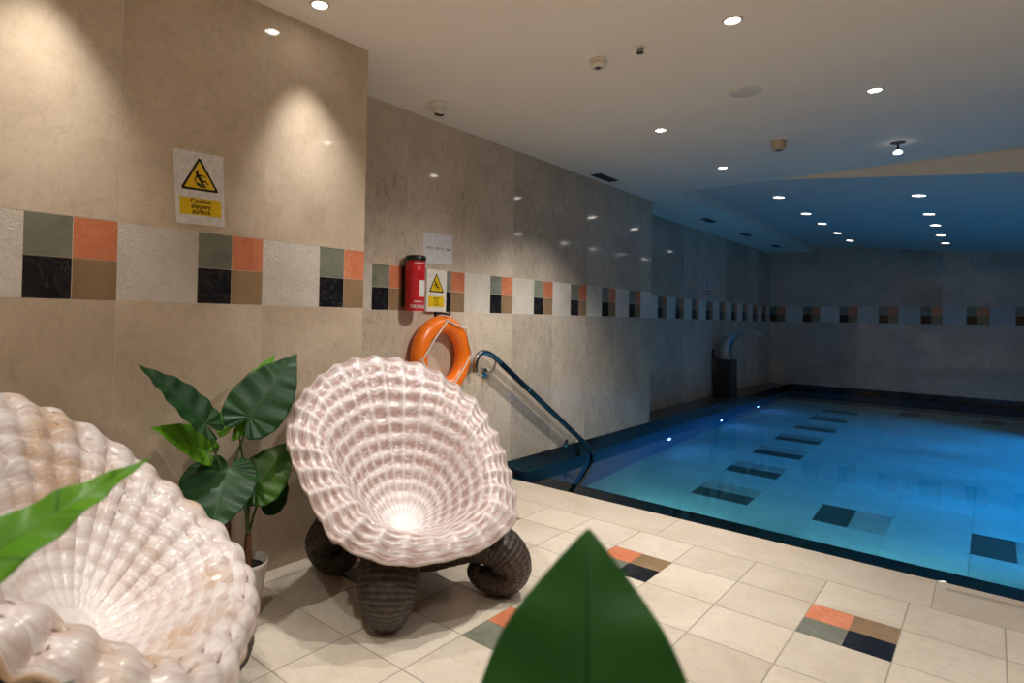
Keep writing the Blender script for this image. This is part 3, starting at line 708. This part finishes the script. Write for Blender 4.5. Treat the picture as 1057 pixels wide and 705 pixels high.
# ------------------------------------------------------------------ shell chairs
def shell_chair(name_label, loc, ang, rim, mat, feet, D=.30, u0=.24, seed=1, NR=29, MG=13, flange=1.0):
    rnd = random.Random(seed)
    t = thing('shell_chair', name_label, 'chair', (*loc, 0), 'giant scallop shell chairs', ang)
    A = V((.42, 0, .38)); U = V((-.82, 0, .62)).normalized(); Lv = V((0, 1, 0)); n = V((.62, 0, .82)).normalized()
    # even arc length along the rim
    pts = closed_cr([(u, v, 0) for u, v in rim], 40); K = len(pts)
    acc = [0]
    for i in range(K): acc.append(acc[-1] + (pts[(i + 1) % K] - pts[i]).length)
    NS = NR * 14; NT = 96
    S = []; k = 0
    for i in range(NS):
        d = acc[-1] * i / NS
        while acc[k + 1] < d: k += 1
        f = (d - acc[k]) / (acc[k + 1] - acc[k]); S.append(pts[k % K].lerp(pts[(k + 1) % K], f))
    p0 = V((u0, 0, 0))
    ph = [rnd.uniform(-.10, .10) for _ in range(NR)]; am = [rnd.uniform(.8, 1.2) for _ in range(NR)]
    cell = [rnd.random() for _ in range(997)]
    P = []
    for i in range(NS):
        sg = i / NS * NR; ri = int(sg); fr_ = sg - ri
        rib = cos(2 * pi * sg)                       # +1 on a rib crest
        rp = rib if rib > 0 else rib * .8
        q = S[i] - p0; ln = q.length; amp = min(1.15, max(.42, ln / .55)) * (am[ri] * (1 - fr_) + am[(ri + 1) % NR] * fr_) ** .5
        lat = abs(q.y) / ln
        sf = 1 - flange * ((.07 + .25 * lat ** 1.6) if q.x > 0 else (.18 + .14 * lat))
        bk = .62 * max(0, min(1, q.x / ln * 1.6)) + (.25 if q.x < 0 else 0)
        row = []
        for j in range(NT + 1):
            s = j / NT; fl = max(0, (s - sf) / (1 - sf))
            gph = MG * s ** .85 + .16 * rib * s + .28 * s * sin(2.1 * 2 * pi * i / NS + seed) + .16 * s * sin(2 * pi * (7 * i / NS + 2.3 * s)) + (ph[ri] * (1 - fr_) + ph[(ri + 1) % NR] * fr_) * .5 * s
            g = gph - math.floor(gph)
            saw = (g / .72) ** 1.6 if g < .72 else 0.5 * (1 + cos(pi * (g - .72) / .28))   # each growth band lifts to a lip, then steps down
            e = min(1, s / .17); e = e * e * (3 - 2 * e)
            hol = (1 - max(0, rib) ** 2) * (.75 + .5 * cell[(ri * 31 + int(gph + 5) * 17) % 997])
            disp = e * amp * (.0095 * rp * s ** .8 * (1 + .7 * fl) * (1 - bk * s ** 3) - .0105 * (1 - .7 * fl) * (.35 + .65 * hol) * sin(pi * g) ** .8 * (.5 + .5 * s) + .004 * saw)
            sx_ = s * (1 + .005 * rp * s ** 4)
            w = D * (1 - sin(pi / 2 * min(1, (s / sf) ** 1.75)))
            # lip curls over outwards
            lipc = -.030 * fl ** 1.6 * (1 + .6 * lat)
            pl = p0 + V((q.x * sx_, q.y * sx_ ** .8, 0))
            pos = A + U * pl.x + Lv * pl.y - n * w + n * (disp + lipc)
            row.append(pos)
        P.append(row)
    a = MB()
    def uvf(i, j):
        s = j / NT; return (i / NS * NR, MG * s ** .85)
    a.grid(P, mat, True, False, lambda i, j: uvf(i, j), True, 0, True)
    ob = a.build('shell', t)
    weld(ob)
    m = ob.modifiers.new('thickness', 'SOLIDIFY'); m.thickness = .030; m.offset = -1
    ob.location = (0, 0, 0)
    for (fa, fb) in feet:
        r = math.hypot(fa, fb); dx, dy = fa / r, fb / r; k = r / .345
        prof = [(.00, .125, .040), (.10, .140, .052), (.17, .176, .062), (.245, .216, .076), (.318, .211, .086), (.368, .150, .084), (.372, .098, .072), (.340, .066, .064), (.298, .064, .056), (.268, .080, .048), (.258, .102, .040), (.266, .118, .026), (.272, .122, .010)]
        path = bez([(dx * p[0] * k, dy * p[0] * k, p[1]) for p in prof], 10)
        rad = [p.x for p in bez([(p[2], 0, 0) for p in prof], 10)]
        b = MB()
        b.tube(path, rad, LEGM, 60, mod=lambda s, a_: 1 + .030 * cos(15 * a_) + .012 * cos(2 * pi * 30 * s), ell=(-dy, dx, 0))
        lo = min(v.z for v in b.v)
        lg = b.build('leg', t); lg.location = (0, 0, -lo)
    return t
raw = [(1.035, .03), (1.01, -.13), (.905, -.29), (.735, -.43), (.575, -.485), (.375, -.475), (.15, -.43), (.04, -.385), (-.06, -.25), (-.10, -.10), (-.095, .10), (-.045, .25), (.02, .355), (.15, .42), (.36, .475), (.56, .49), (.71, .47), (.93, .33), (1.01, .18)]
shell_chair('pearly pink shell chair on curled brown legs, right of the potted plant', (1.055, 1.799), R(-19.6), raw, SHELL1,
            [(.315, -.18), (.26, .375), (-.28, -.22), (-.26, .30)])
sym = [(1.0, 0), (.97, .16), (.89, .31), (.715, .455), (.56, .49), (.375, .475), (.15, .43), (.03, .37), (-.06, .25), (-.10, .12)]
rim2 = sym + [(-.105, 0), (-.10, -.14), (-.10, -.29), (-.01, -.44), (.15, -.50), (.375, -.54), (.56, -.53), (.715, -.47), (.89, -.31), (.97, -.16)]
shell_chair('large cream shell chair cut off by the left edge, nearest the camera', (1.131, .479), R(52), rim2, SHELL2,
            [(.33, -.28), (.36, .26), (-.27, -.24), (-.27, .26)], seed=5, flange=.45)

# ------------------------------------------------------------------ plants
HALF = [(1, 0), (.90, .075), (.75, .20), (.58, .33), (.40, .42), (.2, .465), (.02, .45), (-.13, .365), (-.215, .24), (-.215, .13), (-.13, .05), (0, 0)]
def leaf(parent, base, tip, nrm, wl, wr, mat, fold=.15, sag=.08, wave=.010, side_bend=0, lobes=1, name='leaf', nv=9, heart=1.0, pw=1.0):
    B, T = V(base), V(tip); ax = T - B; ln = ax.length; x = ax.normalized()
    nz = V(nrm); nz = (nz - x * nz.dot(x)).normalized(); y = nz.cross(x)
    a = MB(); H = bez([(u if u > 0 else u * lobes, v, 0) for u, v in HALF], 8); K = len(H); J = 12
    def mid(tt):   # midrib with sag
        c = max(0, min(1, tt)); return B + x * ln * tt - nz * sag * ln * (c * c) + nz * sag * ln * .35 * sin(pi * c)
    for sgn, wd in ((1, wl), (-1, wr)):
        P = []
        for k, h in enumerate(H):
            tm = max(0, min(1, h.x * .92 + .02 - .28 * h.y * (1 - h.x))) if h.x < .98 else h.x
            m0 = mid(tm); hy = .465 * (h.y / .465) ** pw; e0 = mid(h.x) + y * sgn * hy * 2.17 * wd * heart
            row = []
            for j in range(J + 1):
                s = j / J; p = m0.lerp(e0, s)
                ds = s * h.y * 2.17 * wd
                vph = sin(2 * pi * nv * k / K)
                p = p + nz * (fold * ds - .55 * ds * ds / max(wd, .01) * abs(fold) + side_bend * sgn * ds * s + wave * ln / .3 * vph * s * (1 - .3 * s) * min(1, h.y * 4))
                row.append(p)
            P.append(row)
        a.grid(P, mat, False, False, lambda k, j, sg=sgn: (k / K * 1.0, sg * j / J), True, 0, sgn > 0)
    ob = a.build(name, parent, parent.location)
    weld(ob)
    m = ob.modifiers.new('thickness', 'SOLIDIFY'); m.thickness = .0012; m.offset = 0
    return ob
def petiole(parent, pts, r=.0045, m=PETIOLE):
    P = bez(pts, 8); a = MB(); a.tube(P, [r * (1.25 - .5 * i / (len(P) - 1)) for i in range(len(P))], m, 10); return a.build('petiole', parent, parent.location)
def pot(parent, x, y, r0, r1, h, m):
    a = MB(); a.lathe((x, y, 0), [(r0, 0), (r0 * 1.01, .004), (r1 * .985, h - .02), (r1, h - .018), (r1 * 1.02, h - .002), (r1 * 1.0, h), (r1 * .95, h - .003), (r1 * .93, h - .03), (r1 * .6, h - .034)], m, 48, capt=False); a.build('pot', parent, parent.location)
    a = MB(); a.lathe((x, y, h - .036), [(r1 * .945, .004), (r1 * .7, .010), (r1 * .3, .016), (.002, .014)], SOIL, 32, capb=False, capt=False); a.build('soil', parent, parent.location)

px_, py_ = .79, 1.21
t = thing('potted_plant', 'green broad-leaved plant in a white pot between the two shell chairs', 'plant', (px_, py_, 0))
pot(t, px_, py_, .066, .096, .215, POT)
for (pts, r) in (([(.765, 1.155, .185), (.757, 1.160, .26), (.75, 1.163, .36), (.755, 1.158, .48)], .0165), ([(.80, 1.225, .185), (.798, 1.226, .25), (.797, 1.228, .315)], .0155)):
    P = bez(pts, 6); a = MB(); a.tube(P, [r * (1.1 - .35 * i / (len(P) - 1)) * (1 + .06 * (i % 2)) for i in range(len(P))], TRUNK, 14); a.build('trunk', t, t.location)
CAMV = V((2.98, 0, 1.18)) - V((.78, 1.25, .7))
leaf(t, (.755, 1.243, .770), (.70, 1.500, 1.020), (1, -.72, .30), .118, .122, LEAF_D, .06, .05, .005)
leaf(t, (.690, 1.225, .740), (.645, 1.420, 1.020), (1, -1.1, .3), .08, .06, LEAF_B, .1, .05, .004)
leaf(t, (.760, 1.060, .765), (.70, .845, 1.000), (1, .15, .9), .062, .085, LEAF_D, .22, .05, .006)
leaf(t, (.690, 1.100, .640), (.74, .880, .775), (.75, -.05, .55), .065, .075, LEAF_B, .35, .06, .004)
leaf(t, (.775, 1.150, .580), (.93, 1.000, .395), (.85, -.55, .75), .115, .165, LEAF_D, -.15, .10, .005)
leaf(t, (.800, 1.250, .485), (.79, 1.420, .655), (.9, -1.2, .35), .10, .10, LEAF_M, .22, .03, .005)
leaf(t, (.780, 1.290, .435), (.69, 1.425, .590), (1, -.3, -.1), .105, .105, LEAF_D, .2, .05, .004)
petiole(t, [(.755, 1.160, .47), (.75, 1.19, .60), (.752, 1.225, .70), (.755, 1.243, .770)])
petiole(t, [(.797, 1.226, .31), (.77, 1.235, .45), (.72, 1.235, .62), (.690, 1.225, .740)])
petiole(t, [(.755, 1.158, .47), (.752, 1.13, .58), (.755, 1.09, .69), (.760, 1.060, .765)])
petiole(t, [(.755, 1.158, .47), (.74, 1.14, .53), (.71, 1.115, .60), (.690, 1.100, .640)])
petiole(t, [(.797, 1.226, .31), (.80, 1.21, .42), (.79, 1.18, .52), (.775, 1.150, .560)])
petiole(t, [(.797, 1.226, .31), (.80, 1.225, .40), (.80, 1.235, .45), (.800, 1.250, .485)])
petiole(t, [(.797, 1.226, .31), (.795, 1.25, .38), (.785, 1.275, .43), (.770, 1.300, .455)])

# plant in the foreground whose tip stands at the bottom of the picture
t = thing('potted_plant', 'blurred broad green leaf of a plant right in front of the camera at the bottom', 'plant', (2.74, .44, 0), 'foreground potted plants')
pot(t, 2.74, .44, .07, .10, .20, TERRA)
leaf(t, (2.706, .500, .730), (2.651, .596, .954), (.33, -.58, .62), .115, .112, LEAF_F, -.16, .02, .006, nv=5, pw=.86)
petiole(t, [(2.74, .44, .18), (2.745, .44, .40), (2.73, .46, .60), (2.706, .500, .730)], .006)
# plant off the left edge with one bright leaf reaching in
t = thing('potted_plant', 'bright green pointed leaf reaching in from the left edge over the cream chair', 'plant', (1.98, -.12, 0), 'foreground potted plants')
pot(t, 1.98, -.12, .08, .11, .22, TERRA)
leaf(t, (2.025, .095, .818), (1.995, .385, .966), (.60, -.25, .85), .040, .046, LEAF_B, .30, .06, .006)
leaf(t, (2.206, .10, .715), (2.168, .238, .752), (.4, -.2, .9), .03, .03, LEAF_D, .2, .10)
petiole(t, [(1.98, -.12, .20), (1.985, -.09, .45), (2.005, -.01, .68), (2.025, .095, .818)], .005)
petiole(t, [(1.98, -.12, .20), (2.04, -.10, .45), (2.14, -.02, .63), (2.206, .10, .715)], .005)

# ------------------------------------------------------------------ camera and render settings
cd = bpy.data.cameras.new('camera'); cam = bpy.data.objects.new('camera', cd); COL.objects.link(cam)
f = V((-.6659178, .7459101, .01309963)); rt = V((.74600521, .66566908, .01899723)); upv = V((-.00545021, -.02242298, .99973372))
cam.matrix_world = Matrix(((rt.x, upv.x, -f.x, 2.9837), (rt.y, upv.y, -f.y, 0), (rt.z, upv.z, -f.z, 1.1842), (0, 0, 0, 1)))
cd.sensor_fit = 'HORIZONTAL'; cd.sensor_width = 36; cd.lens = 617.2244 / 1057 * 36
cd.shift_x = 55.0565 / 1057; cd.shift_y = -32.9467 / 1057
cd.clip_start = .05; cd.clip_end = 60
cd.dof.use_dof = True; cd.dof.focus_distance = 3.1; cd.dof.aperture_fstop = 2.6
SC.camera = cam
w = bpy.data.worlds.new('world'); SC.world = w; w.use_nodes = True
w.node_tree.nodes['Background'].inputs[0].default_value = (.01, .01, .012, 1); w.node_tree.nodes['Background'].inputs[1].default_value = 1
vs = SC.view_settings
SC.display_settings.display_device = 'sRGB'; vs.view_transform = 'Standard'; vs.look = 'None'; vs.gamma = 1; vs.exposure = .28; vs.use_curve_mapping = False
cy = SC.cycles
cy.use_denoising = True; cy.max_bounces = 10; cy.diffuse_bounces = 6; cy.glossy_bounces = 5; cy.transmission_bounces = 6
cy.sample_clamp_indirect = 4; cy.caustics_reflective = False; cy.caustics_refractive = True
try: cy.denoiser = 'OPENIMAGEDENOISE'
except Exception: pass
